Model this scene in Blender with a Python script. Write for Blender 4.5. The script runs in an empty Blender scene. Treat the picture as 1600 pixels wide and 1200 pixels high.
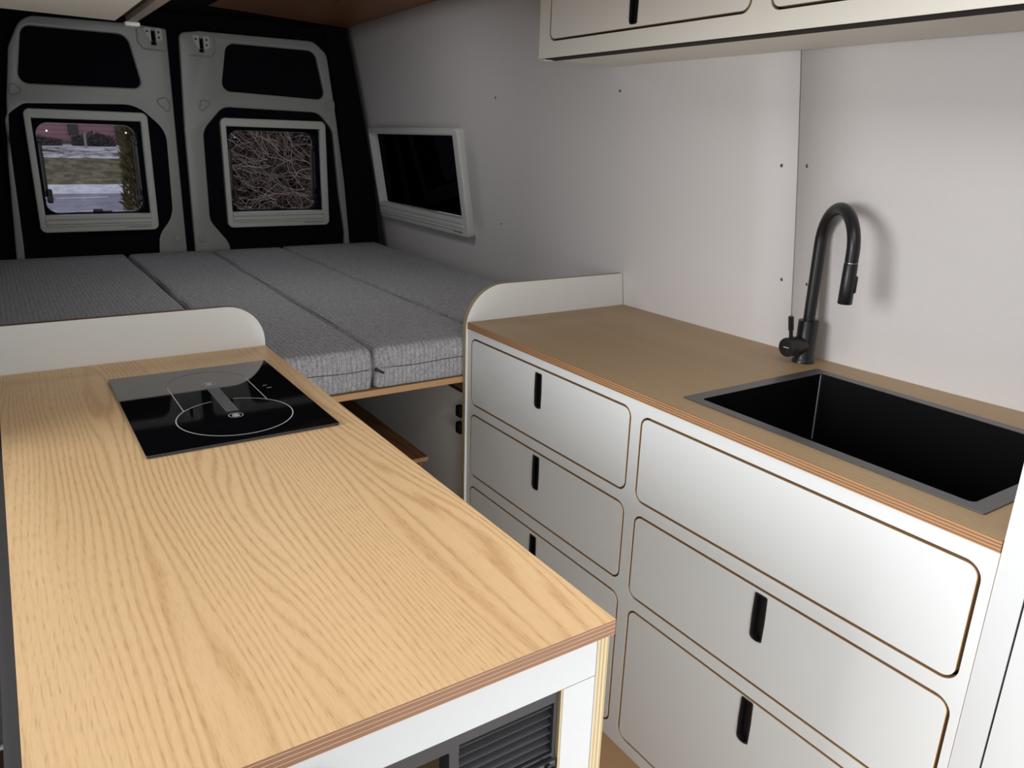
import bpy, bmesh, math, random
from mathutils import Vector, Matrix, noise as mnoise
random.seed(7)
SC = bpy.context.scene
COL = SC.collection
PI = math.pi

# ------------------------------------------------------------------ materials
def srgb(r, g, b):
    f = lambda c: (c/255/12.92) if c/255 <= .04045 else ((c/255+.055)/1.055)**2.4
    return (f(r), f(g), f(b), 1)

class N:
    """small node-graph helper"""
    def __init__(s, name):
        s.m = bpy.data.materials.new(name); s.m.use_nodes = True
        s.t = s.m.node_tree; s.n = s.t.nodes; s.l = s.t.links
        s.p = s.n['Principled BSDF']; s.out = s.n['Material Output']
    def new(s, t, **k):
        n = s.n.new(t)
        for a, v in k.items(): setattr(n, a, v)
        return n
    def set(s, sock, v):
        if isinstance(v, bpy.types.NodeSocket): s.l.new(v, sock)
        else: sock.default_value = v
    def math(s, op, a, b=0.0, c=0.0):
        n = s.new('ShaderNodeMath', operation=op)
        s.set(n.inputs[0], a); s.set(n.inputs[1], b); s.set(n.inputs[2], c)
        return n.outputs[0]
    def coord(s, scale=(1, 1, 1)):
        tc = s.new('ShaderNodeTexCoord'); mp = s.new('ShaderNodeMapping')
        mp.inputs['Scale'].default_value = scale
        s.l.new(tc.outputs['Object'], mp.inputs['Vector'])
        return mp.outputs['Vector']
    def xyz(s):
        sp = s.new('ShaderNodeSeparateXYZ'); s.l.new(s.coord(), sp.inputs[0])
        return sp.outputs
    def noise(s, scale, detail=3, rough=.55, vec=None, dist=0):
        n = s.new('ShaderNodeTexNoise')
        n.inputs['Scale'].default_value = scale; n.inputs['Detail'].default_value = detail
        n.inputs['Roughness'].default_value = rough; n.inputs['Distortion'].default_value = dist
        if vec is not None: s.l.new(vec, n.inputs['Vector'])
        return n.outputs['Fac']
    def ramp(s, fac, stops):
        r = s.new('ShaderNodeValToRGB'); e = r.color_ramp.elements
        while len(e) < len(stops): e.new(.5)
        for q, (p, c) in zip(e, stops): q.position = p; q.color = c
        s.l.new(fac, r.inputs[0]); return r.outputs[0]
    def mix(s, fac, a, b, mode='MIX'):
        n = s.new('ShaderNodeMix', data_type='RGBA', blend_type=mode)
        s.set(n.inputs[0], fac); s.set(n.inputs[6], a); s.set(n.inputs[7], b)
        return n.outputs[2]
    def bump(s, h, strength=.3, dist=.001):
        b = s.new('ShaderNodeBump'); b.inputs['Strength'].default_value = strength
        b.inputs['Distance'].default_value = dist
        s.l.new(h, b.inputs['Height']); s.l.new(b.outputs[0], s.p.inputs['Normal'])
    def base(s, c, rough=.5, metal=0., spec=None, coat=None):
        s.set(s.p.inputs['Base Color'], c); s.set(s.p.inputs['Roughness'], rough)
        s.p.inputs['Metallic'].default_value = metal
        if spec is not None: s.p.inputs['Specular IOR Level'].default_value = spec
        if coat: s.p.inputs['Coat Weight'].default_value = coat
        return s.m

def plain(name, c, rough=.5, metal=0., spec=None, var=.04, scale=30, bump=0):
    n = N(name)
    f = n.noise(scale, 3, vec=n.coord())
    a = tuple(x*(1-var) for x in c[:3])+(1,); b = tuple(min(1, x*(1+var)) for x in c[:3])+(1,)
    n.base(n.mix(f, a, b), rough, metal, spec)
    if bump: n.bump(n.noise(scale*12, 2, vec=n.coord()), bump, .0006)
    return n.m

def oak(name, light, dark, pore, freq=62, warp=5., off=0.0, rough=.42, contrast=1.0):
    """flat-sawn oak laminate, grain along Y, figure made of warped contour lines"""
    n = N(name); x, y, z = n.xyz()
    def vec(ax, ay, o=0.):
        c = n.new('ShaderNodeCombineXYZ')
        n.l.new(n.math('MULTIPLY_ADD', x, ax, o+off), c.inputs[0])
        n.l.new(n.math('MULTIPLY_ADD', y, ay, off), c.inputs[1]); return c.outputs[0]
    big = n.noise(1.0, 1.5, .4, vec(5.5, .75, 3.1))
    mid = n.noise(1.0, 2.0, .5, vec(26, 3.5, 9.7)); var = n.noise(1.0, 2.0, .5, vec(11, .9, 4.2))
    ph = n.math('ADD', n.math('MULTIPLY', x, freq), n.math('ADD', n.math('MULTIPLY', big, warp*2.6), n.math('MULTIPLY_ADD', mid, .55, n.math('MULTIPLY', var, 6.5))))
    rings = n.math('MULTIPLY_ADD', n.math('SINE', n.math('MULTIPLY', ph, 2*PI)), .5, .5)
    rings = n.math('POWER', rings, 2.6)
    fine = n.noise(1.0, 4, .65, vec(420, 22))
    pores = n.noise(1.0, 2, .5, vec(560, 40, 5.))
    pm = n.ramp(pores, [(.50, (0, 0, 0, 1)), (.66, (1, 1, 1, 1))])
    where = n.ramp(n.noise(1.0, 2, .5, vec(6, 1.4, 7.7)), [(.35, (.25, .25, .25, 1)), (.62, (1, 1, 1, 1))])
    tone = n.noise(1.0, 3, .5, vec(8, .7, 1.3))
    k = n.math('MULTIPLY', n.math('MULTIPLY', rings, n.math('MULTIPLY_ADD', fine, 1.0, .30)), n.math('MULTIPLY', where, contrast))
    c = n.mix(k, light, dark)
    c = n.mix(1.0, c, n.ramp(tone, [(.3, (.93, .90, .87, 1)), (.7, (1.04, 1.04, 1.04, 1))]), 'MULTIPLY')
    c = n.mix(n.math('MULTIPLY', pm, n.math('MULTIPLY_ADD', rings, .38, .16)), c, pore)
    n.base(c, rough, spec=.35)
    n.bump(n.math('SUBTRACT', 1.0, n.math('ADD', n.math('MULTIPLY', pm, .5), n.math('MULTIPLY', k, .4))), .12, .0005)
    return n.m

def ply(name, axis, stops, pitch=.0052, rough=.6):
    n = N(name); a = n.xyz()[axis]
    st = n.math('FRACT', n.math('MULTIPLY', a, 1/pitch))
    vec = [9, 9, 9]; vec[axis] = 260
    g = n.noise(1.0, 3, .6, n.coord(tuple(vec)))
    f = n.math('MULTIPLY_ADD', g, .35, n.math('MULTIPLY', n.math('PINGPONG', st, .5), 1.5))
    n.base(n.ramp(f, stops), rough)
    return n.m

M = {}
M['white'] = plain('white_laminate', (.80, .80, .765, 1), .42, spec=.35, var=.012, bump=.05)
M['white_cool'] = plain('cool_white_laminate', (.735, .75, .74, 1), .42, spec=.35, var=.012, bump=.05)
M['white_dimmed'] = plain('dimmed_white_laminate', (.57, .58, .575, 1), .42, spec=.3, var=.012, bump=.05)  # white laminate darkened to offset the strong light on near faces
M['white_tall_dimmed'] = plain('dimmed_tall_laminate', (.64, .65, .645, 1), .42, spec=.3, var=.012, bump=.05)  # same white laminate, darkened where the tall cabinet is overlit
M['wall'] = plain('wall_board', (.74, .705, .685, 1), .6, spec=.25, var=.02, scale=60, bump=.12)
M['underside'] = plain('cream_underside', (.80, .77, .68, 1), .55, var=.02)
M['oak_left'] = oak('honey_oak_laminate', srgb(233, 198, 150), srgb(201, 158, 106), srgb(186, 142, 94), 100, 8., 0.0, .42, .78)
M['oak_right'] = oak('shaded_oak_laminate', srgb(172, 145, 107), srgb(154, 126, 91), srgb(146, 117, 87), 100, 8.0, 4.4, .4, .5)  # the left worktop's oak again, with shade put into darker colours
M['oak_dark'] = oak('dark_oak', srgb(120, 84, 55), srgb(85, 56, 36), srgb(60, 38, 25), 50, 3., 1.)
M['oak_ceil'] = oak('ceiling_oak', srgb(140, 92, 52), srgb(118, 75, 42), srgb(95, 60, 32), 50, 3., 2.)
BR = [(.0, srgb(96, 66, 48)), (.35, srgb(150, 110, 80)), (.55, srgb(112, 78, 58)), (.9, srgb(186, 146, 112))]
OR = [(.0, srgb(92, 60, 38)), (.4, srgb(142, 102, 68)), (.9, srgb(186, 144, 102))]
BG = [(.0, srgb(128, 108, 76)), (.45, srgb(184, 164, 124)), (.9, srgb(208, 190, 150))]
GP = [(.0, srgb(140, 110, 78)), (.5, srgb(190, 158, 118)), (.9, srgb(216, 188, 148))]
M['ply_edge_brown'] = ply('ply_edge_brown', 2, BR)
M['ply_edge_orange'] = ply('ply_edge_orange', 2, OR)
M['ply_bed'] = ply('ply_edge_bed', 2, [(.0, srgb(150, 108, 72)), (.5, srgb(190, 148, 104)), (.9, srgb(206, 168, 124))])
M['ply_x'] = ply('ply_edge_beige_x', 0, BG)
M['ply_y'] = ply('ply_edge_beige_y', 1, [(.0, srgb(120, 104, 76)), (.5, srgb(170, 152, 116)), (.9, srgb(196, 178, 140))])
M['ply_cream'] = ply('cream_ply_edge', 0, [(.0, srgb(150, 130, 104)), (.5, srgb(190, 176, 150)), (.9, srgb(206, 196, 172))])
M['ply_front'] = ply('ply_edge_front', 0, GP)
M['black'] = plain('black_plastic', (.006, .006, .007, 1), .42, var=.1)
M['matt_black'] = plain('matt_black_metal', (.011, .011, .012, 1), .36, spec=.45, var=.1)
M['felt'] = plain('black_felt_lining', (.0055, .006, .0085, 1), .95, spec=.1, var=.3, scale=200)
M['charcoal'] = plain('charcoal_panel', (.05, .05, .052, 1), .6, var=.1)
M['grille'] = plain('dark_grey_plastic', (.028, .029, .032, 1), .45, var=.1)
M['gap'] = plain('shadow_gap', (.012, .009, .008, 1), .9)
M['brown'] = plain('brown_interior', (.055, .025, .012, 1), .8)
M['chrome'] = plain('bright_metal', (.65, .65, .66, 1), .25, 1.0)
M['steel'] = plain('screw_steel', (.25, .25, .25, 1), .4, 1.0)
M['paint'] = plain('grey_white_door_paint', (.36, .365, .34, 1), .33, spec=.5, var=.03, scale=8)
M['pvc'] = plain('window_frame_plastic', (.62, .62, .57, 1), .45, var=.02)
M['pvc_white'] = plain('side_window_plastic', (.70, .69, .655, 1), .45, var=.02)
M['ink'] = plain('grey_print', (.62, .63, .64, 1), .5)
M['dark_ink'] = plain('dark_print', (.08, .08, .08, 1), .6)
M['soft_ink'] = plain('grey_ridge_print', (.16, .165, .17, 1), .35)

def sink_mat():
    n = N('black_granite_sink'); f = n.noise(900, 2, vec=n.coord())
    n.base(n.mix(f, (.0015, .0015, .002, 1), (.004, .004, .005, 1)), .5, spec=.12); return n.m
M['sink'] = sink_mat()
M['sink_rim'] = plain('graphite_sink_rim', (.115, .115, .118, 1), .36, .5, var=.08, scale=300)
def glassblack():
    n = N('black_ceramic_glass'); f = n.noise(8, 2, vec=n.coord())
    n.base(n.mix(f, (.003, .003, .004, 1), (.006, .006, .007, 1)), .035, spec=.9)
    return n.m
M['ceramic'] = glassblack()

def fabric():
    n = N('ribbed_grey_fabric'); x, y, z = n.xyz()
    w = n.noise(1.0, 3, .5, n.coord((30, 14, 30)))
    xx = n.math('ADD', x, n.math('MULTIPLY', w, .004))
    rib = n.math('SINE', n.math('MULTIPLY', xx, 2*PI/.0135))
    groove = n.ramp(n.math('MULTIPLY_ADD', rib, .5, .5), [(.0, (0, 0, 0, 1)), (.22, (1, 1, 1, 1))])
    sx = n.math('SINE', n.math('MULTIPLY', xx, 2*PI/.0042))
    sy = n.math('SINE', n.math('MULTIPLY', n.math('ADD', y, z), 2*PI/.006))
    knit = n.math('MULTIPLY', sx, sy)
    cr = n.noise(1.0, 4, .6, n.coord((190, 60, 90)), 1.5)
    h = n.math('ADD', n.math('MULTIPLY', groove, .3), n.math('ADD', n.math('MULTIPLY', cr, 1.1), n.math('MULTIPLY', knit, .05)))
    c = n.mix(n.ramp(cr, [(.3, (0, 0, 0, 1)), (.7, (1, 1, 1, 1))]), srgb(128, 128, 130), srgb(196, 196, 198))
    c = n.mix(n.math('MULTIPLY', n.math('SUBTRACT', 1., groove), .40), c, srgb(96, 96, 99))
    g = n.new('ShaderNodeNewGeometry'); sp = n.new('ShaderNodeSeparateXYZ'); n.l.new(g.outputs['Normal'], sp.inputs[0])
    n.base(c, .95, spec=.1); n.p.inputs['Sheen Weight'].default_value = .15
    n.bump(h, .8, .0013); return n.m
M['fabric'] = fabric()

def glass(name, tint, refl=.06):
    n = N(name); n.n.remove(n.p)
    t = n.new('ShaderNodeBsdfTransparent'); t.inputs[0].default_value = tint
    g = n.new('ShaderNodeBsdfGlossy'); g.inputs['Roughness'].default_value = .03
    g.inputs[0].default_value = (.9, .9, .9, 1)
    m = n.new('ShaderNodeMixShader'); m.inputs[0].default_value = refl
    n.l.new(t.outputs[0], m.inputs[1]); n.l.new(g.outputs[0], m.inputs[2]); n.l.new(m.outputs[0], n.out.inputs[0])
    return n.m
M['glass'] = glass('tinted_acrylic', (.80, .78, .82, 1), .0012)
M['glass_dark'] = glass('dark_tinted_acrylic', (.05, .05, .06, 1), .012)

def floor_mat():
    n = N('brown_plank_vinyl'); x, y, z = n.xyz()
    g = n.noise(1.0, 4, .6, n.coord((60, 4, 1))); b = n.noise(1.0, 2, .5, n.coord((6, 1, 1)))
    c = n.mix(g, srgb(148, 114, 80), srgb(180, 146, 108)); c = n.mix(b, c, srgb(160, 126, 90))
    s = n.math('FRACT', n.math('MULTIPLY', x, 1/.16)); ln = n.math('LESS_THAN', s, .02)
    n.base(n.mix(ln, c, srgb(80, 55, 35)), .5); return n.m
M['floor'] = floor_mat()

# ------------------------------------------------------------------ mesh helpers
def finish(o, mats, parent=None):
    for m in (mats if isinstance(mats, (list, tuple)) else [mats]): o.data.materials.append(m)
    COL.objects.link(o)
    if parent is not None: attach(o, parent)
    return o
def wloc(o):
    v = Vector((0, 0, 0))
    while o is not None: v += o.location; o = o.parent
    return v
def attach(o, parent):
    o.parent = parent; o.location = -wloc(parent)
def from_bm(name, bm, mats, parent=None, smooth=None):
    bmesh.ops.recalc_face_normals(bm, faces=bm.faces)
    me = bpy.data.meshes.new(name); bm.to_mesh(me); bm.free()
    if smooth is not None:
        for p in me.polygons: p.use_smooth = True
        try: me.set_sharp_from_angle(angle=math.radians(smooth))
        except Exception: pass
    o = bpy.data.objects.new(name, me); return finish(o, mats, parent)

def round_poly(pts, r, seg=6):
    out = []; n = len(pts)
    rs = r if isinstance(r, (list, tuple)) else [r]*n
    for i in range(n):
        p = Vector(pts[i]).to_2d(); a = Vector(pts[i-1]).to_2d(); b = Vector(pts[(i+1) % n]).to_2d()
        if rs[i] <= 1e-6: out.append(tuple(p)); continue
        u = (a-p).normalized(); v = (b-p).normalized()
        ang = u.angle(v); d = min(rs[i]/math.tan(ang/2), .48*(a-p).length, .48*(b-p).length)
        rr = d*math.tan(ang/2); c = p + (u+v).normalized()*(rr/math.sin(ang/2))
        s = p+u*d; e = p+v*d
        a0 = math.atan2(s.y-c.y, s.x-c.x); a1 = math.atan2(e.y-c.y, e.x-c.x)
        da = (a1-a0+PI) % (2*PI)-PI
        for k in range(seg+1):
            t = a0+da*k/seg; out.append((c.x+rr*math.cos(t), c.y+rr*math.sin(t)))
    return out
def rrect(x0, x1, y0, y1, r=0., seg=6):
    return round_poly([(x0, y0), (x1, y0), (x1, y1), (x0, y1)], r, seg)

PLANES = {  # local (u,v,thickness) -> world axes
 'XY': (Vector((1, 0, 0)), Vector((0, 1, 0)), Vector((0, 0, 1))),
 'XZ': (Vector((1, 0, 0)), Vector((0, 0, 1)), Vector((0, -1, 0))),
 'YZ': (Vector((0, 1, 0)), Vector((0, 0, 1)), Vector((1, 0, 0))),
}
def plate(name, outline, plane, c0, c1, mats, parent=None, holes=(), bev=0.0, org=None, bseg=2, smooth=None):
    """flat board with the given outline and holes between c0 and c1 on the third axis; material 1 (if any) goes on the cut edges"""
    cu = bpy.data.curves.new(name, 'CURVE'); cu.dimensions = '2D'; cu.fill_mode = 'BOTH'
    for loop in [outline]+list(holes):
        sp = cu.splines.new('POLY'); sp.points.add(len(loop)-1)
        for q, p in zip(sp.points, loop): q.co = (p[0], p[1], 0, 1)
        sp.use_cyclic_u = True
    t = abs(c1-c0); cu.extrude = t/2-bev
    if bev: cu.bevel_depth = bev; cu.bevel_resolution = bseg; cu.offset = -bev
    tmp = bpy.data.objects.new('tmp', cu); COL.objects.link(tmp)
    dg = bpy.context.evaluated_depsgraph_get()
    me = bpy.data.meshes.new_from_object(tmp.evaluated_get(dg)); me.name = name
    bpy.data.objects.remove(tmp); bpy.data.curves.remove(cu)
    U, V, W = PLANES[plane] if isinstance(plane, str) else plane
    sgn = -1 if plane == 'XZ' else 1
    O = Vector(org) if org else Vector((0, 0, 0))
    mid = (c0+c1)/2
    me.materials.clear()
    bm = bmesh.new(); bm.from_mesh(me)
    bmesh.ops.remove_doubles(bm, verts=bm.verts, dist=1e-6)
    for f in bm.faces:
        f.material_index = 1 if (abs(f.normal.z) < .5 and isinstance(mats, (list, tuple)) and len(mats) > 1) else 0
        f.smooth = False
    for v in bm.verts:
        u, w, h = v.co
        v.co = O + U*u + V*w + W*(sgn*mid + h)
    bmesh.ops.recalc_face_normals(bm, faces=bm.faces)
    bm.to_mesh(me); bm.free()
    if smooth:
        for p in me.polygons: p.use_smooth = True
        me.set_sharp_from_angle(angle=math.radians(smooth))
    o = bpy.data.objects.new(name, me)
    return finish(o, mats, parent)

def add_box(bm, x0, x1, y0, y1, z0, z1, bev=0., mi=0, T=None):
    r = bmesh.ops.create_cube(bm, size=1)
    vs = r['verts']
    for v in vs:
        v.co = Vector(((x0+x1)/2+v.co.x*(x1-x0), (y0+y1)/2+v.co.y*(y1-y0), (z0+z1)/2+v.co.z*(z1-z0)))
    fs = set(f for v in vs for f in v.link_faces)
    for f in fs: f.material_index = mi
    if bev:
        es = set(e for v in vs for e in v.link_edges)
        g = bmesh.ops.bevel(bm, geom=list(es), offset=bev, segments=2, affect='EDGES', profile=.5)
        vs = list(set(g['verts']) | set(v for v in vs if v.is_valid))
        for f in g['faces']: f.material_index = mi
    if T is not None:
        for v in vs: v.co = T @ v.co
    return vs
def box(name, x0, x1, y0, y1, z0, z1, mats, parent=None, bev=0., T=None):
    bm = bmesh.new(); add_box(bm, x0, x1, y0, y1, z0, z1, bev, 0, T)
    return from_bm(name, bm, mats, parent)
def add_tube(bm, pts, rad, seg=20, caps=True, mi=0):
    pts = [Vector(p) for p in pts]; n = len(pts)
    rads = rad if isinstance(rad, (list, tuple)) else [rad]*n
    t0 = (pts[1]-pts[0]).normalized()
    up = Vector((0, 0, 1)) if abs(t0.z) < .9 else Vector((1, 0, 0))
    a = t0.cross(up).normalized(); rings = []
    for i in range(n):
        t = (pts[min(i+1, n-1)]-pts[max(i-1, 0)])
        if t.length < 1e-9: t = t0
        t = t.normalized()
        a = (a-t*a.dot(t)).normalized(); b = t.cross(a)
        rings.append([bm.verts.new(pts[i]+(a*math.cos(2*PI*k/seg)+b*math.sin(2*PI*k/seg))*rads[i]) for k in range(seg)])
    for i in range(n-1):
        for k in range(seg):
            f = bm.faces.new((rings[i][k], rings[i][(k+1) % seg], rings[i+1][(k+1) % seg], rings[i+1][k])); f.material_index = mi
    if caps:
        for r in (rings[0], rings[-1]): f = bm.faces.new(r); f.material_index = mi
def tube(name, pts, rad, mats, parent=None, seg=20, smooth=40):
    bm = bmesh.new(); add_tube(bm, pts, rad, seg); return from_bm(name, bm, mats, parent, smooth)
def ring_flat(bm, cx, cy, z, r0, r1, a0=0, a1=2*PI, seg=72):
    vs = []
    for k in range(seg+1):
        t = a0+(a1-a0)*k/seg
        vs.append((bm.verts.new((cx+r0*math.cos(t), cy+r0*math.sin(t), z)), bm.verts.new((cx+r1*math.cos(t), cy+r1*math.sin(t), z))))
    for p, q in zip(vs, vs[1:]): bm.faces.new((p[0], q[0], q[1], p[1]))

def thing(name, loc, label, cat, group=None, kind=None):
    o = bpy.data.objects.new(name, None); o.empty_display_size = .1; o.location = loc; COL.objects.link(o)
    o['label'] = label; o['category'] = cat
    if group: o['group'] = group
    if kind: o['kind'] = kind
    return o
def struct(o, label=None, cat=None):
    o['kind'] = 'structure'
    if label: o['label'] = label
    if cat: o['category'] = cat
    return o
def rebase(o):
    me = o.data; xs = [v.co for v in me.vertices]
    c = Vector(((min(v.x for v in xs)+max(v.x for v in xs))/2, (min(v.y for v in xs)+max(v.y for v in xs))/2, min(v.z for v in xs)))
    me.transform(Matrix.Translation(-c)); o.location = o.location + c
def single(o, label, cat, group=None, kind=None, re=True):
    o['label'] = label; o['category'] = cat
    if group: o['group'] = group
    if kind: o['kind'] = kind
    if re: rebase(o)
    return o

# ------------------------------------------------------------------ room shell
def wall_x(y, z):
    d = z-.9
    fl = 0.0
    if y > 2.2: fl = .040*(y-2.2)
    if y < 1.9: fl = .040*((1.9-y)/1.3)**3
    return 1.667 - .13*d - .035*d*d + fl + (.02 if z < .0 else 0)

def wall_patch(bm, y0, y1, z0, z1, ny, nz, off=0., mi=0):
    g = [[bm.verts.new((wall_x(y0+(y1-y0)*i/ny, z0+(z1-z0)*j/nz)+off, y0+(y1-y0)*i/ny, z0+(z1-z0)*j/nz)) for j in range(nz+1)] for i in range(ny+1)]
    for i in range(ny):
        for j in range(nz):
            f = bm.faces.new((g[i][j], g[i+1][j], g[i+1][j+1], g[i][j+1])); f.material_index = mi; f.smooth = True
SEAM = 1.218
bm = bmesh.new()
YS = [SEAM+.0022+(2.86-SEAM-.0022)*i/12 for i in range(13)]+[2.86+.92*i/6 for i in range(1, 7)]+[3.85, 3.93]
ZS = [1.03*i/12 for i in range(13)]+[1.03+.38*i/5 for i in range(1, 6)]+[1.41+.49*i/7 for i in range(1, 8)]
def wall_grid(ys, hole=None):
    g = [[bm.verts.new((wall_x(y, z), y, z)) for z in ZS] for y in ys]
    for i in range(len(ys)-1):
        for j in range(len(ZS)-1):
            if hole and hole[0]-1e-6 <= ys[i] and ys[i+1] <= hole[1]+1e-6 and hole[2]-1e-6 <= ZS[j] and ZS[j+1] <= hole[3]+1e-6: continue
            f = bm.faces.new((g[i][j], g[i+1][j], g[i+1][j+1], g[i][j+1])); f.smooth = True
wall_grid(YS, (2.86, 3.78, 1.03, 1.41))
wall_grid([-1.2+(SEAM-.0022+1.2)*i/12 for i in range(13)])
bmesh.ops.remove_doubles(bm, verts=bm.verts, dist=1e-5)
g = bmesh.ops.extrude_face_region(bm, geom=list(bm.faces))
bmesh.ops.translate(bm, verts=[v for v in g['geom'] if isinstance(v, bmesh.types.BMVert)], vec=(.008, 0, 0))
struct(from_bm('wall_right', bm, M['wall']))
bm = bmesh.new(); wall_patch(bm, 1.17, 1.27, 0, 1.9, 1, 24, .010)
struct(from_bm('trim_1', bm, M['gap']))
bm = bmesh.new(); wall_patch(bm, 3.90, 3.935, 0, 1.9, 1, 24, .011)
struct(from_bm('trim_2', bm, M['felt']))

struct(box('floor', -.22, 1.95, -1.2, 4.02, -.03, 0, M['floor']))
CEIL = 1.9
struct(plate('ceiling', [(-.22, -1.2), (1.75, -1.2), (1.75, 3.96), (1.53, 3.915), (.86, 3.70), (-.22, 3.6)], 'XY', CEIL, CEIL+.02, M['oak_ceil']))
struct(box('trim_3', -.22, .86, 1.95, 3.99, CEIL-.006, CEIL-.001, M['felt']))
struct(plate('trim_4', [(.86, 3.70), (1.53, 3.915), (1.75, 3.96), (1.75, 4.02), (-.22, 4.02), (-.22, 3.6)], 'XY', CEIL-.0005, CEIL+.02, M['felt']))
# left side of the van behind the sliding door opening
struct(box('wall_left', -.26, -.22, 1.40, 4.02, 0, 1.9, M['felt']))
# black lined rear wall round the doors, with the two window openings
W1 = (.15, .626, .953, 1.466); W2 = (.938, 1.450, .949, 1.459)
RY = 3.95   # plane of the doors' inner face
struct(plate('wall_rear', [(-.26, 0), (1.9, 0), (1.9, 1.92), (-.26, 1.92)], 'XZ', 3.992, 4.012, M['felt'],
      holes=[rrect(W1[0]+.02, W1[1]-.02, 1.02, 1.43, .02), rrect(W2[0]+.02, W2[1]-.02, 1.015, 1.425, .02)]))
# pillar between the right wall and the right door
bm = bmesh.new()
prof = [(.0, 1.752), (.85, 1.722), (1.2, 1.700), (1.5, 1.662), (1.7, 1.622), (1.9, 1.566)]
prin = [(.0, 1.60), (.85, 1.57), (1.2, 1.558), (1.5, 1.527), (1.7, 1.505), (1.9, 1.47)]
for (z0, a0), (z1, a1), (_, b0), (_, b1) in zip(prof, prof[1:], prin, prin[1:]):
    v = [bm.verts.new(p) for p in ((a0, 3.934, z0), (a1, 3.934, z1), (b1, 3.97, z1), (b0, 3.97, z0))]
    bm.faces.new(v)
    v = [bm.verts.new(p) for p in ((a0, 3.934, z0), (a1, 3.934, z1), (a1+.02, 4.0, z1), (a0+.02, 4.0, z0))]
    bm.faces.new(v)
struct(from_bm('trim_5', bm, M['felt']))

# ------------------------------------------------------------------ rear doors
def rear_door(name, label, outer, orad, upper, urad, lower, lrad, hx, hz, flip, tris, bolt):
    d = thing(name, (outer[0][0], RY, .0), label, 'door', kind='structure')
    slot = [(hx-.009, hz-.034), (hx+.009, hz-.034), (hx+.008, hz+.022), (hx-.010, hz+.022)]
    plate('door_frame', round_poly(outer, orad, 8), 'XZ', RY, RY+.034, M['paint'], d,
          holes=[round_poly(upper, urad, 8), round_poly(lower, lrad, 8), slot], bev=.007, bseg=3, smooth=40)
    up = [(sum(p[0] for p in upper)/len(upper), sum(p[1] for p in upper)/len(upper))]
    plate('upper_panel', [(p[0]+(p[0]-up[0][0])*.08, p[1]+(p[1]-up[0][1])*.12) for p in upper], 'XZ', RY+.020, RY+.030, M['felt'], d)
    W = W1 if not flip else W2
    cx = sum(p[0] for p in lower)/len(lower); cz = sum(p[1] for p in lower)/len(lower)
    plate('lower_panel', [(p[0]+(p[0]-cx)*.05, p[1]+(p[1]-cz)*.03) for p in lower], 'XZ', RY+.022, RY+.036, M['felt'], d,
          holes=[rrect(W[0]+.02, W[1]-.02, 1.02, 1.43, .02)])
    # stamped hinge recess with its fixing plate
    s = -1 if not flip else 1
    hp = plate('lock_plate', round_poly([(hx-.040, hz+.034), (hx+.036, hz+.034), (hx+.036, hz-.012), (hx+.014, hz-.022), (hx-.012, hz-.022), (hx-.028, hz)], .006, 4),
               'XZ', RY-.003, RY, M['pvc'], d, holes=[[(hx-.009, hz-.0215), (hx+.009, hz-.0215), (hx+.008, hz+.033), (hx-.010, hz+.033)]])
    for qx, qz in ((-.024, .018), (.022, .018), (.022, -.004)):
        tube('bolt_hole', [(hx+qx, RY-.0045, hz+qz), (hx+qx, RY-.002, hz+qz)], .0048, M['black'], hp, 14)
    # pressed ridge around the recess
    ridge = [(hx-.065, hz+.036), (hx-.065, hz-.03), (hx-.045, hz-.054), (hx+.055, hz-.058)]
    if flip: ridge = [(hx+.058, hz+.036), (hx+.058, hz-.03), (hx+.040, hz-.052), (hx-.06, hz-.055)]
    pts = []
    for i in range(len(ridge)-1):
        for k in range(6):
            t = k/6; a = ridge[i]; b = ridge[i+1]; pts.append((a[0]+(b[0]-a[0])*t, RY+.0005, a[1]+(b[1]-a[1])*t))
    pts.append((ridge[-1][0], RY+.0005, ridge[-1][1]))
    tube('pressed_ridge', pts, [.0012]+[.004]*(len(pts)-2)+[.0012], M['paint'], d, 10)
    for tri in tris:
        rp = round_poly(tri, .012, 5); rp = [(p[0], RY-.0005, p[1]) for p in rp]; rp.append(rp[0]); rp.append(rp[1])
        tube('pressed_triangle', rp, .0032, M['paint'], d, 8)
    bm = bmesh.new(); bx, bz = bolt
    add_tube(bm, [(bx, RY+.001, bz), (bx, RY-.003, bz), (bx, RY-.0035, bz)], [.017, .0145, .010], 24)
    from_bm('round_boss', bm, M['paint'], d, 50)
    return d

TRI_L = [[(.123, 1.570), (.112, 1.505), (.165, 1.532)], [(.666, 1.523), (.712, 1.536), (.728, 1.510), (.722, 1.463)]]
TRI_R = [[(.863, 1.533), (.914, 1.527), (.848, 1.466)], [(1.443, 1.538), (1.500, 1.568), (1.503, 1.505)]]
rear_door('door_1', 'left grey-white van rear door with black inner panels and hinged window',
  [(.742, 1.822), (.740, .55), (.03, .55), (.046, .87), (.071, 1.257), (.10, 1.50), (.134, 1.70), (.195, 1.824), (.60, 1.830)],
  [.012, 0, 0, .1, .3, .3, .05, .09, .0],
  [(.190, 1.785), (.148, 1.563), (.620, 1.568), (.578, 1.783)], [.040, .035, .03, .045],
  [(.083, 1.44), (.155, 1.492), (.590, 1.507), (.706, 1.395), (.700, 1.01), (.632, .925), (.612, .70), (.06, .70), (.072, .90)],
  [.07, .06, .14, .12, .16, .10, .0, .0, .05],
  .686, 1.786, False,
  TRI_L, (.706, .905))
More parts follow.
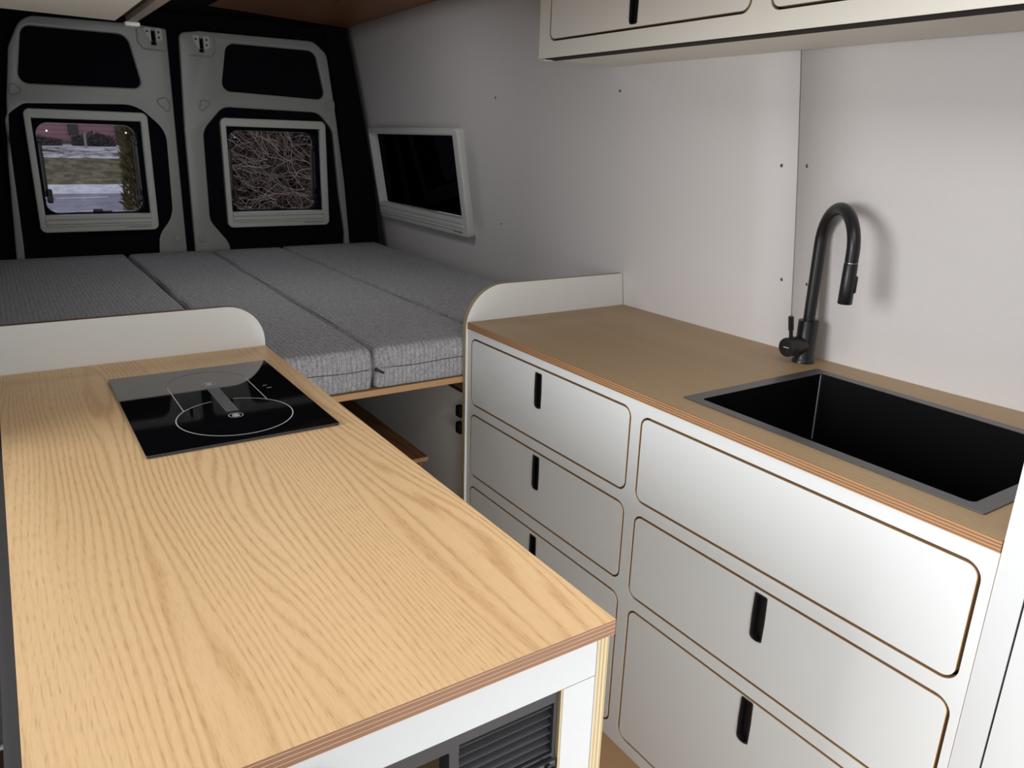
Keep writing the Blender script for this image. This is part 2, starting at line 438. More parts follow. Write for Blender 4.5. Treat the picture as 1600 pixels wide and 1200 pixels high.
rear_door('door_2', 'right grey-white van rear door with black inner panels and hinged window',
  [(.792, 1.812), (.88, 1.826), (1.41, 1.828), (1.475, 1.775), (1.512, 1.476), (1.545, 1.15), (1.562, .853), (1.58, .55), (.776, .55), (.777, .85), (.779, 1.40)],
  [.03, 0, .07, .06, .3, .3, .0, 0, 0, 0, 0],
  [(.995, 1.785), (.958, 1.578), (1.460, 1.562), (1.415, 1.784)], [.045, .035, .035, .045],
  [(.862, 1.40), (.958, 1.506), (1.42, 1.500), (1.490, 1.42), (1.512, 1.10), (1.535, .90), (1.52, .70), (.952, .70), (.940, .875), (.858, .985)],
  [.09, .07, .07, .08, .2, .05, 0, 0, .09, .08],
  .886, 1.772, True,
  TRI_R, (.812, .900))

# ------------------------------------------------------------------ hinged windows
def T_rear(x, y, z): return Vector((x, y, z))
def rear_window(name, label, W, glassmat):
    x0, x1, z0, z1 = W
    w = thing(name, ((x0+x1)/2, RY+.01, z0), label, 'window', kind='structure')
    ix0, ix1, iz0, iz1 = x0+.026, x1-.030, z0+.075, z1-.038
    plate('window_frame', round_poly([(x0, z0), (x1, z0), (x1, z1), (x0, z1)], .026, 8), 'XZ', RY-.012, RY+.024, M['pvc'], w,
          holes=[rrect(ix0, ix1, iz0, iz1, .002, 2)], bev=.006, bseg=3, smooth=40)
    bl = bmesh.new()
    for a, b in ((iz0-.002, iz0-.020), (iz0-.022, iz0-.040), (iz0-.042, iz0-.050)):
        add_box(bl, ix0-.002, ix1+.002, RY-.0185, RY-.010, b, a, .003)
    blind = from_bm('blind_cassette', bl, M['pvc'], w)
    pm = bmesh.new(); k = ix1-.105
    random.seed(3)
    while k < ix1-.004:
        dl = random.choice((.004, .006, .003)); add_box(pm, k, k+dl, RY-.0126, RY-.0119, z0+.0145, z0+.0180); k += dl+.0018
    from_bm('maker_print', pm, M['dark_ink'], blind)
    # black reveal
    plate('reveal', rrect(ix0-.006, ix1+.006, iz0-.008, iz1+.006, .004, 2), 'XZ', RY+.020, RY+.072, M['felt'], w,
          holes=[rrect(ix0+.010, ix1-.016, iz0+.003, iz1-.016, .050, 8)])
    gl = plate('glass_pane', rrect(ix0-.002, ix1+.002, iz0-.004, iz1+.002, .05, 8), 'XZ', RY+.076, RY+.080, glassmat, w)
    # bright polished rim of the pane
    rp = [(p[0], RY+.071, p[1]) for p in rrect(ix0+.013, ix1-.019, iz0+.006, iz1-.019, .047, 10)]; rp += rp[:2]
    tube('pane_rim', rp, .0012, M['chrome' if 'snow' in label else 'steel'], gl, 8)
    for sx in (ix0+.055, ix1-.055):
        tube('rivet', [(sx, RY+.068, iz1-.050), (sx, RY+.0755, iz1-.050)], .0042, M['chrome'], gl, 12)
    for sx, s in ((ix0+.020, 1), (ix1-.024, -1)):
        bm = bmesh.new()
        add_box(bm, sx-.010, sx+.008, RY+.040, RY+.060, iz0+.075, iz1-.085, .003)
        add_box(bm, sx-.010-.002*s, sx+.014, RY+.034, RY+.062, iz1-.100, iz1-.078, .004)
        arm = from_bm('stay_arm', bm, M['black'], w)
        box('slide_rod', sx-.0007-.004*s, sx+.0007-.004*s, RY+.0385, RY+.041, iz0+.10, iz1-.11, M['paint'], arm)
        bm = bmesh.new()
        kx = sx+.010*s
        add_box(bm, kx-.011, kx+.011, RY+.026, RY+.044, iz0+.048, iz0+.108, .006)
        add_tube(bm, [(kx, RY+.016, iz0+.070), (kx, RY+.03, iz0+.070)], .012, 16)
        add_box(bm, sx-.016*s-.006, sx-.016*s+.010, RY+.03, RY+.05, iz0+.055, iz0+.066, .003)
        from_bm('stay_knob', bm, M['black'], arm)
    bm = bmesh.new(); cx = (ix0+ix1)/2+.012
    add_box(bm, cx-.030, cx+.008, RY+.042, RY+.066, iz0+.003, iz0+.018, .004)
    add_box(bm, cx+.004, cx+.045, RY+.040, RY+.050, iz0+.004, iz0+.010, .002)
    from_bm('latch', bm, M['black'], w)
    return w
rear_window('window_1', 'left rear door window showing red house, snow and road outside', W1, M['glass'])
rear_window('window_2', 'right rear door window showing bare brown hedge twigs outside', W2, M['glass'])

# side window on the right wall
def side_window():
    cy, cz = 3.318, 1.222
    w = thing('window_3', (wall_x(cy, cz)-.01, cy, 1.0), 'wide white-framed side window with closed black blind on right wall above mattress', 'window', kind='structure')
    U = Vector((-.038, -1, 0)).normalized(); V = Vector((-.150, 0, 1)).normalized()
    Wn = U.cross(V).normalized()
    if Wn.x > 0: Wn = -Wn
    PL = (U, V, Wn); O = (wall_x(cy, cz), cy, cz)
    hw, hh = .492, .222
    ix0, ix1, iz0, iz1 = -hw+.012, hw-.052, -hh+.078, hh-.030
    plate('window_frame', round_poly([(-hw, -hh), (hw, -hh), (hw, hh), (-hw, hh)], [.02, .022, .022, .02], 8), PL, -.002, .034, M['pvc_white'], w,
          holes=[rrect(ix0, ix1, iz0, iz1, .002, 2)], bev=.008, bseg=3, org=O, smooth=40)
    bl = []
    for k, (a, b) in enumerate(((iz0-.004, iz0-.022), (iz0-.025, iz0-.042), (iz0-.045, iz0-.053))):
        bl.append((a, b))
    def bx(bm, u0, u1, v0, v1, h0, h1, bev):
        vs = add_box(bm, u0, u1, v0, v1, h0, h1, bev)
        for v in vs: c = v.co.copy(); v.co = Vector(O)+U*c.x+V*c.y+Wn*c.z
    bm = bmesh.new()
    for a, b in bl: bx(bm, ix0, ix1+.004, b, a, .028, .038, .003)
    cas = from_bm('blind_cassette', bm, M['pvc_white'], w)
    bm = bmesh.new(); k = ix1-.085
    random.seed(5)
    while k < ix1-.002:
        dl = random.choice((.005, .007, .004)); bx(bm, k, k+dl, -hh+.017, -hh+.0205, .0335, .0348, 0); k += dl+.002
    from_bm('maker_print', bm, M['dark_ink'], cas)
    plate('black_blind', rrect(ix0-.004, ix1+.004, iz0-.004, iz1+.004, 0), PL, -.020, -.016, M['felt'], w, org=O)
    bm = bmesh.new()
    for k in range(26):
        zz = iz0+.006+k*(iz1-iz0-.012)/25
        bx(bm, ix0+.05, ix0+.064, zz-.0025, zz+.0015, -.0160, -.0145, 0)
        if k > 6: bx(bm, ix0+.125, ix0+.129, zz-.0015, zz+.001, -.0160, -.0145, 0)
    bx(bm, ix0+.20, ix1-.02, iz0+.040, iz0+.046, -.0160, -.0140, 0)
    bx(bm, ix0+.24, ix1-.12, iz0+.020, iz0+.029, -.0160, -.0140, 0)
    from_bm('blind_pleats', bm, M['grille'], w)
    plate('glass_pane', rrect(ix0, ix1, iz0, iz1, 0), PL, -.006, -.004, M['glass_dark'], w, org=O)
side_window()

# ------------------------------------------------------------------ bed
bed = thing('bed_platform', (.9, 1.88, .0), 'oak-edged plywood bed board spanning the van under the grey mattress', 'bed base')
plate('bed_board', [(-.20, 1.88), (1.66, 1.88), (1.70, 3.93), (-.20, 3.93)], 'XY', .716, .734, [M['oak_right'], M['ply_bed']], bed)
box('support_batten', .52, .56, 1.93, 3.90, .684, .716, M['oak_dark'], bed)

def cushion(name, x0, x1, x0f, x1f, y0, y1, z0, z1, label, seed, r=.018):
    root = thing(name, ((x0+x1)/2, (y0+y1)/2, z0), label, 'mattress', 'grey mattress cushions laid side by side on the bed board')
    bm = bmesh.new()
    def axis(n):  # denser near the ends
        return [(.5-.5*math.cos(PI*i/n))*.75+.25*i/n for i in range(n+1)]
    A = [0, .01, .02, .04, .07, .12, .25, .4, .5, .6, .75, .88, .93, .96, .98, .99, 1]
    B = [0, .002, .005, .01, .018, .04]+[.04+.92*i/26 for i in range(1, 26)]+[.96, .982, .99, .995, .998, 1]
    Cc = [0, .05, .1, .18, .3, .42, .5, .58, .7, .82, .9, .95, 1]
    def P(u, v, w):
        xa = x0+(x0f-x0)*v; xb = x1+(x1f-x1)*v
        p = Vector((xa+(xb-xa)*u, y0+(y1-y0)*v, z0+(z1-z0)*w))
        lo = Vector((xa+r, y0+r, z0+r*.6)); hi = Vector((xb-r, y1-r, z1-r))
        q = Vector((min(max(p.x, lo.x), hi.x), min(max(p.y, lo.y), hi.y), min(max(p.z, lo.z), hi.z)))
        d = p-q
        if d.length > 1e-7:
            m = max(abs(d.x), abs(d.y), abs(d.z)); p = q+d.normalized()*m if m else p
        nn = mnoise.noise(Vector((p.x*5+seed, p.y*2.2, 0)))
        if w > .5: p.z += (.0045*nn + .003*math.sin(PI*u))*(w-.5)*2*min(1, min(v, 1-v)*10)
        # belly and stitched waist of the side faces
        wob = .0035*mnoise.noise(Vector((p.x*9+seed, p.y*9, p.z*14)))
        if v < .001: p.y += -.005*math.sin(PI*w)+wob+.004*math.exp(-((w-.50)/.05)**2)
        if u < .001: p.x += .0015-.003*math.sin(PI*w)+wob
        if u > .999: p.x -= .0015-.003*math.sin(PI*w)+wob
        return p
    cache = {}
    def V(i, j, k):
        key = (i, j, k)
        if key not in cache: cache[key] = bm.verts.new(P(A[i], B[j], Cc[k]))
        return cache[key]
    a, b, c = len(A)-1, len(B)-1, len(Cc)-1
    for i in range(a):
        for j in range(b):
            for k in (0, c): bm.faces.new((V(i, j, k), V(i+1, j, k), V(i+1, j+1, k), V(i, j+1, k)))
    for i in range(a):
        for k in range(c):
            for j in (0, b): bm.faces.new((V(i, j, k), V(i+1, j, k), V(i+1, j, k+1), V(i, j, k+1)))
    for j in range(b):
        for k in range(c):
            for i in (0, a): bm.faces.new((V(i, j, k), V(i, j+1, k), V(i, j+1, k+1), V(i, j, k+1)))
    from_bm('cushion_cover', bm, M['fabric'], root, 60)
    zs = z0+(z1-z0)*.5
    pts = [(x0+(x1-x0)*t, y0-.0015, zs+.002*math.sin(t*9+seed)) for t in [i/24 for i in range(25)]]
    pts[0] = (x0+.012, y0+.008, zs); pts[-1] = (x1-.012, y0+.008, zs)
    tube('seam', pts, .0011, M['grille'], root, 6)
    return root
c1 = cushion('mattress_cushion', -.19, .477, -.19, .468, 1.885, 3.935, .735, .850, 'dark grey ribbed mattress cushion on the far left behind the left end board', 1)
c2 = cushion('mattress_cushion', .481, .799, .476, .838, 1.885, 3.925, .735, .850, 'grey ribbed mattress cushion second from left, its corner ending beside the cooktop worktop', 4)
c3 = cushion('mattress_cushion', .803, 1.176, .842, 1.180, 1.885, 3.92, .735, .850, 'grey ribbed mattress cushion with black zip pull on its front corner', 8)
c4 = cushion('mattress_cushion', 1.180, 1.652, 1.184, 1.70, 1.885, 3.93, .735, .852, 'grey ribbed mattress cushion against the white right wall below the side window', 12)
bm = bmesh.new()
Tz = Matrix.Translation((.806, 1.876, .792)) @ Matrix.Rotation(math.radians(28), 4, 'Y')
add_box(bm, -.004, .004, -.005, .004, -.005, .005, .001, 0, Tz)
add_box(bm, .002, .024, -.004, -.001, -.0032, .0032, .001, 0, Tz)
from_bm('zip_pull', bm, M['black'], c3)

# storage under the bed
st = thing('storage_box', (.75, 1.86, 0), 'low brown wooden box with oak lid in the dark under the bed', 'storage box')
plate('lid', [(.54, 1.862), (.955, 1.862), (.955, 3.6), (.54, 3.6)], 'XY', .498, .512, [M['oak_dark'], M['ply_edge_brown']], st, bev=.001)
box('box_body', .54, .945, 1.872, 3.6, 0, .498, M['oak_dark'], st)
M['jet'] = plain('jet_black_plastic', (.004, .004, .004, 1), .7, spec=.15)
be = thing('storage_bench', (1.09, 1.885, 0), 'white bench side panel under the right half of the bed with two black catches', 'bench')
plate('side_panel', [(1.885, 0), (3.92, 0), (3.92, .672), (1.885, .672)], 'YZ', 1.092, 1.107, [M['white'], M['ply_edge_brown']], be)
box('bench_top', 1.107, 1.60, 1.885, 3.92, .655, .671, M['white'], be)
box('upper_strip', 1.150, 1.165, 1.885, 3.92, .672, .715, M['white'], be)
for za, zb in ((.600, .637), (.547, .584)):
    bm = bmesh.new(); add_box(bm, 1.0725, 1.0915, 1.887, 1.915, za, zb, .006)
    from_bm('catch', bm, M['jet'], be, 50)

# ------------------------------------------------------------------ cabinets: shared pieces
FX = 1.083
def handle(parent, yc, ztop, zbot, x, w=.030):
    """black recessed finger pull let into a front facing -x"""
    def sh(i, rt=.004, rb=.011):
        b = .0012
        return round_poly([(yc-w/2+i+b, zbot+i), (yc+w/2-i-b, zbot+i), (yc+w/2-i, (zbot+ztop)/2), (yc+w/2-i-.001, ztop-i), (yc-w/2+i+.001, ztop-i), (yc-w/2+i, (zbot+ztop)/2)],
                          [max(rb-i, .003), max(rb-i, .003), .08, max(rt-i, .001), max(rt-i, .001), .08], 5)
    h = plate('handle', sh(0), 'YZ', x-.0016, x+.004, M['black'], parent, holes=[sh(.0032)], bev=.0006)
    plate('finger_recess', sh(.0008), 'YZ', x+.012, x+.014, M['black'], h)
    plate('recess_wall', sh(.0008), 'YZ', x+.004, x+.013, M['black'], h, holes=[sh(.0032)])
    return h
def front(name, y0, y1, z0, z1, x, parent, hy=None, ht=None, hb=None, gap=.0056, rad=.024, mat=None):
    holes = []
    if hy is not None: holes = [rrect(hy-.0135, hy+.0135, hb+.001, ht-.001, .004, 5)]
    d = plate(name, rrect(y0+gap, y1-gap, z0+gap, z1-gap, rad-gap, 8), 'YZ', x, x+.016, [mat or M['white_cool'], M['ply_front']], parent, holes=holes, bev=.0005, bseg=1)
    if hy is not None: handle(d, hy, ht, hb, x)
    return d

# right base cabinet
rc = thing('base_cabinet', (1.37, 1.13, 0), 'white base cabinet along the right wall with rounded drawer fronts and black finger pulls', 'cabinet')
D = [(1.158, 1.842, .659, .860, 1.505, .844, .750), (1.156, 1.841, .436, .633, 1.501, .620, .525), (1.152, 1.840, .036, .404, 1.500, .390, .295)]
Eo = [(.424, 1.128, .654, .853, None, None, None), (.422, 1.124, .418, .625, .772, .613, .514), (.420, 1.118, .032, .389, .769, .382, .282)]
plate('face_frame', [(.4083, .0), (1.86, .0), (1.86, .8805), (.4083, .8805)], 'YZ', FX, FX+.018, [M['white_cool'], M['ply_front']], rc,
      holes=[rrect(a, b, c, d, .026, 8) for a, b, c, d, *_ in D+Eo], bev=.0005, bseg=1)
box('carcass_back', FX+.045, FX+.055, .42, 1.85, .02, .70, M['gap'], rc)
for i, (a, b, c, d, hy, ht, hb) in enumerate(D+Eo):
    front('drawer' if hy else 'sink_front', a, b, c, d, FX, rc, hy, ht, hb)
ep = [(1.0765, 0), (1.666, 0), (1.666, .9), (1.650, 1.0025), (1.0765, 1.0025)]
plate('end_panel', round_poly([(1.0765, 0), (1.70, 0), (1.664, .9), (1.6515, 1.0025), (1.0765, 1.0025)], [0, 0, 0, .001, .125], 16), 'XZ', 1.861, 1.878,
      [M['white'], M['ply_y']], rc, bev=.0006, bseg=1)
# right worktop
SK = (1.140, 1.583, .462, 1.069)      # sink rim
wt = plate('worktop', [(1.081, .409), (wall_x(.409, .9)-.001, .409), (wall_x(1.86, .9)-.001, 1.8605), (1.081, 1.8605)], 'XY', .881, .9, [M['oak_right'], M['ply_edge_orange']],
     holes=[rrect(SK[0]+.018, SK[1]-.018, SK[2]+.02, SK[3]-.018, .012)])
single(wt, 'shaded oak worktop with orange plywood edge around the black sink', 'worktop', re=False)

# sink
sk = thing('sink', (1.36, .765, .9), 'large black rectangular sink with graphite rim set into the right worktop', 'sink')
ri = rrect(SK[0]+.024, SK[1]-.026, SK[2]+.028, SK[3]-.030, .010, 5)
plate('sink_rim', rrect(SK[0], SK[1], SK[2], SK[3], .004, 3), 'XY', .9002, .9022, M['sink_rim'], sk, holes=[ri], bev=.0006)
bm = bmesh.new()
def loop(pts, z, s=0.):
    cx = sum(p[0] for p in pts)/len(pts); cy = sum(p[1] for p in pts)/len(pts)
    return [bm.verts.new((p[0]+(cx-p[0])*s, p[1]+(cy-p[1])*s, z)) for p in pts]
L = [loop(ri, .9015), loop(ri, .885), loop(ri, .74, .012), loop(ri, .724, .03), loop(ri, .718, .08)]
for a, b in zip(L, L[1:]):
    for k in range(len(a)): bm.faces.new((a[k], a[(k+1) % len(a)], b[(k+1) % len(a)], b[k]))
bm.faces.new(L[-1])
from_bm('basin', bm, M['sink'], sk, 30)
tube('corner_glint', [(SK[1]-.0285, SK[3]-.0325, .899), (SK[1]-.0310, SK[3]-.0365, .742)], .0016, plain('corner_glint_grey', (.30, .30, .31, 1), .3), sk, 8)  # pale tube painting the glint in the basin's back corner
tube('drain', [(1.36, .765, .7182), (1.36, .765, .7200), (1.36, .765, .7205)], [.045, .045, .040], M['sink_rim'], sk, 32)

# faucet
fa = thing('faucet', (1.612, 1.130, .9), 'matt black kitchen tap with tall arched pull-out spout standing behind the sink', 'faucet')
F0 = Vector((1.612, 1.130, 0)); SD = Vector((-.53, -.85, 0)).normalized()
zf = .9
bm = bmesh.new()
add_tube(bm, [F0+Vector((0, 0, z)) for z in (zf, zf+.004, zf+.008, zf+.012, zf+.10, zf+.104, zf+.104)], [.0268, .0268, .0252, .0232, .0238, .0235, .0150], 40)
body = from_bm('tap_body', bm, M['matt_black'], fa, 35)
R_ = .086; zc = 1.190
pts = [F0+Vector((0, 0, z)) for z in (1.0, 1.05, 1.10, 1.15)]
for k in range(25):
    t = PI-PI*k/24; pts.append(F0+SD*(R_+R_*math.cos(t))+Vector((0, 0, zc+R_*math.sin(t))))
pts.append(F0+SD*2*R_+Vector((0, 0, 1.170)))
tube('spout', pts, .0138, M['matt_black'], fa, 28, 60)
S = F0+SD*2*R_
tube('spout_collar', [S+Vector((0, 0, z)) for z in (1.1685, 1.1705)], .0128, M['chrome'], fa, 28)
bm = bmesh.new()
add_tube(bm, [S+Vector((0, 0, z)) for z in (1.0800, 1.0815, 1.12, 1.1675, 1.1688)], [.0140, .0152, .0150, .0143, .0136], 32)
sh = from_bm('spray_head', bm, M['matt_black'], fa, 40)
bd = Vector((.55, -.80, 0)).normalized(); sd2 = Vector((0, 0, 1)).cross(bd)
bm = bmesh.new()
Tb = Matrix(((bd.x, sd2.x, 0, S.x), (bd.y, sd2.y, 0, S.y), (0, 0, 1, 0), (0, 0, 0, 1)))
add_box(bm, .009, .0185, -.0065, .0065, 1.105, 1.142, .003, 0, Tb)
from_bm('spray_button', bm, M['black'], sh, 50)
KD = Vector((-1, .03, 0)).normalized()
kz = .944
tube('valve_housing', [F0+KD*d+Vector((0, 0, kz)) for d in (.005, .036)], .0205, M['matt_black'], fa, 32)
bm = bmesh.new()
add_tube(bm, [F0+KD*d+Vector((0, 0, kz)) for d in (.0365, .037, .067, .0695, .0700)], [.0215, .0232, .0232, .0222, .0200], 36)
kn = from_bm('lever_knob', bm, M['matt_black'], fa, 40)
LV = F0+KD*.056
tube('lever', [LV+KD*(z-.962)*.20+Vector((0, 0, z)) for z in (kz+.018, .985, .986, 1.019, 1.020)], [.0046, .0046, .0064, .0064, .0054], M['matt_black'], kn, 18)
# tiny light maker's mark on the knob face
e1 = Vector((0, 0, 1)).cross(KD).normalized(); fc = F0+KD*.0703+Vector((0, 0, kz))
bm = bmesh.new(); k = -.0075
random.seed(2)
while k < .0065:
    dl = random.choice((.0013, .0017)); 
    v = [fc+e1*a+Vector((0, 0, b)) for a, b in ((k, -.001), (k+dl, -.001), (k+dl, .001), (k, .001))]
    bm.faces.new([bm.verts.new(p) for p in v]); k += dl+.0005
from_bm('maker_mark', bm, M['ink'], kn)
tube('grub_screw', [fc+e1*.005+Vector((0, 0, -.009)), fc+e1*.005+Vector((0, 0, -.009))+KD*.0004], .0010, M['chrome'], kn, 8)

# tall cabinet at the right edge
tc = thing('tall_cabinet', (1.37, .1, 0), 'tall white cabinet at the right edge beside the sink worktop', 'cabinet')
plate('side_panel', [(FX+.0183, 0), (1.68, 0), (1.57, 1.895), (FX+.0183, 1.895)], 'XZ', .389, .4075, M['white_dimmed'], tc)
plate('front_stile', [(.3685, 0), (.4074, 0), (.4074, 1.895), (.3685, 1.895)], 'YZ', FX, FX+.018, M['white_tall_dimmed'], tc)
plate('cabinet_door', rrect(-.35, .3655, .02, 1.88, .004), 'YZ', FX, FX+.018, [M['white_tall_dimmed'], M['gap']], tc)
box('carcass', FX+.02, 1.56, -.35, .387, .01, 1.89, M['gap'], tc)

# upper cupboard on the right
UX = 1.288
uc = thing('wall_cupboard', (1.42, 1.13, 1.61), 'white wall cupboard above the sink side with black finger pull', 'cupboard')
DO = [(1.133, 1.806, 1.650, 1.875), (.425, 1.088, 1.648, 1.875)]
plate('face_frame', [(.409, 1.610), (1.852, 1.610), (1.852, 1.899), (.409, 1.899)], 'YZ', UX, UX+.018, [M['underside'], M['ply_cream']], uc,
      holes=[rrect(a, b, c, d, .024, 8) for a, b, c, d in DO], bev=.0005, bseg=1)
front('cupboard_door', *DO[0], UX, uc, 1.477, 1.770, 1.661, mat=M['underside'])
front('cupboard_door', *DO[1], UX, uc, .756, 1.770, 1.661, mat=M['underside'])
plate('underside_board', [(UX+.0185, .409), (1.560, .409), (1.556, 1.846), (UX+.0185, 1.846)], 'XY', 1.6102, 1.628, M['underside'], uc)
box('shadow_groove', UX+.0030, UX+.0470, .409, 1.836, 1.6080, 1.6099, M['gap'], uc)
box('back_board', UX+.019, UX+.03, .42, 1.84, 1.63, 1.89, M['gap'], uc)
plate('end_board', [(UX+.018, 1.612), (1.555, 1.612), (1.52, 1.895), (UX+.018, 1.895)], 'XZ', 1.8462, 1.852, M['underside'], uc)
bm = bmesh.new(); add_box(bm, UX+.001, UX+.030, 1.826, 1.853, 1.604, 1.6098, .0025); from_bm('corner_clip', bm, M['pvc'], uc, 40)

# upper cupboard on the left
lc = thing('wall_cupboard', (.05, 1.2, 1.61), 'cream underside of the left wall cupboard in the top left corner', 'cupboard')
plate('underside_board', [(-.215, .45), (.262, .45), (.262, 1.915), (-.215, 1.86)], 'XY', 1.6105, 1.626, M['underside'], lc)
box('front_board', .281, .299, .45, 1.905, 1.609, 1.890, plain('shaded_front_board', srgb(150, 142, 130), .6), lc)  # grey-brown colour holds the shade on this white board
box('shadow_groove', .2625, .2805, .45, 1.905, 1.619, 1.63, M['brown'], lc)
plate('end_board', [(-.215, 1.627), (.262, 1.627), (.262, 1.89), (-.215, 1.89)], 'XZ', 1.842, 1.858, M['white'], lc)
bm = bmesh.new(); add_box(bm, .275, .304, 1.880, 1.908, 1.600, 1.6085, .003); from_bm('corner_clip', bm, M['pvc_white'], lc, 40)

# ------------------------------------------------------------------ left cabinet
kc = thing('base_cabinet', (.23, 1.2, 0), 'white base cabinet under the bright oak worktop with the cooktop', 'cabinet')
plate('side_panel', [(.547, 0), (1.860, 0), (1.860, .8805), (.547, .8805)], 'YZ', .490, .506, [M['white'], M['ply_x']], kc, bev=.0005, bseg=1)
plate('top_rail', [(-.045, .8295), (.4895, .8295), (.4895, .8805), (-.045, .8805)], 'XZ', .548, .564, [M['white_dimmed'], M['ply_edge_brown']], kc)
plate('front_stile', [(.4455, 0), (.4895, 0), (.4895, .8287), (.4455, .8287)], 'XZ', .548, .566, [M['white_dimmed'], M['ply_y']], kc)
plate('front_stile', [(-.045, 0), (.02, 0), (.02, .8287), (-.045, .8287)], 'XZ', .548, .566, [M['white_dimmed'], M['ply_y']], kc)
plate('inner_side', [(.5485, 0), (1.2, 0), (1.2, .8285), (.5485, .8285)], 'YZ', .4430, .4452, M['ply_y'], kc)
box('back_panel', -.0605, -.0475, .545, 1.855, 0, .886, M['charcoal'], kc)
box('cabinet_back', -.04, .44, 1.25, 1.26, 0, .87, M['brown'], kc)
plate('end_panel', round_poly([(-.19, 0), (.508, 0), (.508, 1.0035), (-.19, 1.0035)], [0, 0, .088, 0], 16), 'XZ', 1.861, 1.878, [M['white'], M['ply_edge_brown']], kc, bev=.0006, bseg=1)
kb = bmesh.new(); add_tube(kb, [(.168, .5478, .8465), (.168, .543, .8465), (.168, .541, .8465), (.168, .5405, .8465)], [.0125, .0125, .0105, .0085], 28)
from_bm('push_button', kb, M['black'], kc, 40)
lw = plate('worktop', [(-.0465, .541), (.508, .541), (.508, 1.8605), (-.0465, 1.8605)], 'XY', .881, .9, [M['oak_left'], M['ply_edge_brown']], bev=.0004, bseg=1)
single(lw, 'bright honey oak worktop with striped plywood edge in the left foreground', 'worktop', re=False)

# black plastic slatted housing inside the cabinet opening
vg = thing('ventilation_grille', (.25, .56, .60), 'dark grey slatted plastic grille in the opening below the left worktop', 'grille')
gx0, gx1, gz0, gz1 = .03, .4425, .60, .8285
plate('grille_frame', rrect(gx0, gx1, gz0, gz1, .002, 2), 'XZ', .553, .575, M['grille'], vg,
      holes=[rrect(.318, .4375, .742, .8105, .001, 2), rrect(.05, .306, .64, .806, .002, 2)], bev=.001)
for k in range(6):
    z = .8070-k*.0118
    T = Matrix.Translation((.378, .564, z)) @ Matrix.Rotation(math.radians(32), 4, 'X')
    bm = bmesh.new(); add_box(bm, -.0605, .0605, -.0085, .0085, -.0014, .0014, .0006, 0, T)
    from_bm('slat', bm, M['grille'], vg)
box('backing', .315, .4415, .577, .579, .735, .815, M['black'], vg)
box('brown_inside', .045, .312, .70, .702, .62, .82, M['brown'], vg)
bm = bmesh.new(); add_box(bm, .316, .4385, .5455, .5525, .70, .7385, .002); from_bm('lower_flap', bm, M['grille'], vg)
bm = bmesh.new(); add_box(bm, .4235, .4285, .5400, .5452, .726, .7405, .001); add_box(bm, .4285, .4375, .5400, .5452, .726, .731, .001); from_bm('flap_catch', bm, M['black'], vg)

# ------------------------------------------------------------------ cooktop
ck = thing('cooktop', (.303, 1.48, .9), 'black glass induction cooktop with white ring markings on the left worktop', 'cooktop')
cx0, cx1, cy0, cy1 = .1435, .4635, 1.251, 1.7125
plate('steel_tray', rrect(cx0+.001, cx1-.001, cy0+.001, cy1-.001, .002, 2), 'XY', .9001, .9022, M['sink_rim'], ck)
plate('glass_plate', rrect(cx0, cx1, cy0, cy1, .0025, 3), 'XY', .9022, .9058, M['ceramic'], ck, bev=.0006)
zt = .90605
bm = bmesh.new()
A0 = math.asin(.0175/.1)
ring_flat(bm, .313, 1.374, zt, .0995, .1013, PI/2+.20, PI/2+2*PI-.20, 96)
from_bm('front_ring', bm, M['ink'], ck)
bm = bmesh.new(); ring_flat(bm, .313, 1.600, zt, .0757, .0773, 0, PI, 60); from_bm('rear_ring', bm, M['soft_ink'], ck)  # ink darkened to imitate the reflection veiling the rear marking
for x in (.2365, .3895):
    bm = bmesh.new(); bm.faces.new([bm.verts.new(p) for p in ((x-.0008, 1.440, zt), (x+.0008, 1.440, zt), (x+.0008, 1.600, zt), (x-.0008, 1.600, zt))])
    bm.faces.new([bm.verts.new(p) for p in ((x-.0008, 1.600, zt), (x+.0008, 1.600, zt), (x+.0008, 1.6005, zt), (x-.0008, 1.6005, zt))])
    from_bm('zone_line', bm, M['ink'], ck)
bm = bmesh.new()
for k in range(9):
    x = .3035+k*.00255; bm.faces.new([bm.verts.new(p) for p in ((x, 1.401, zt), (x+.0016, 1.401, zt), (x+.0016, 1.563, zt), (x, 1.563, zt))])
from_bm('ridged_strip', bm, M['soft_ink'], ck)
for cyy in (1.377, 1.587):
    bm = bmesh.new(); ring_flat(bm, .314, cyy, zt, .0120, .0132, seg=40)
    for r0, r1, a0, a1 in ((.0035, .0080, .3, 2.6), (.0035, .0080, 3.3, 5.9), (.0, .0022, 0, 6.28)):
        ring_flat(bm, .314, cyy, zt, r0, r1, a0, a1, 16)
    from_bm('zone_centre_mark', bm, M['ink'], ck)
bm = bmesh.new()
for (x, y, l) in ((.4060, 1.527, .008), (.4085, 1.508, .010)):
    bm.faces.new([bm.verts.new(p) for p in ((x, y, zt), (x+l, y, zt), (x+l, y+.002, zt), (x, y+.002, zt))])
from_bm('touch_symbols', bm, M['ink'], ck)

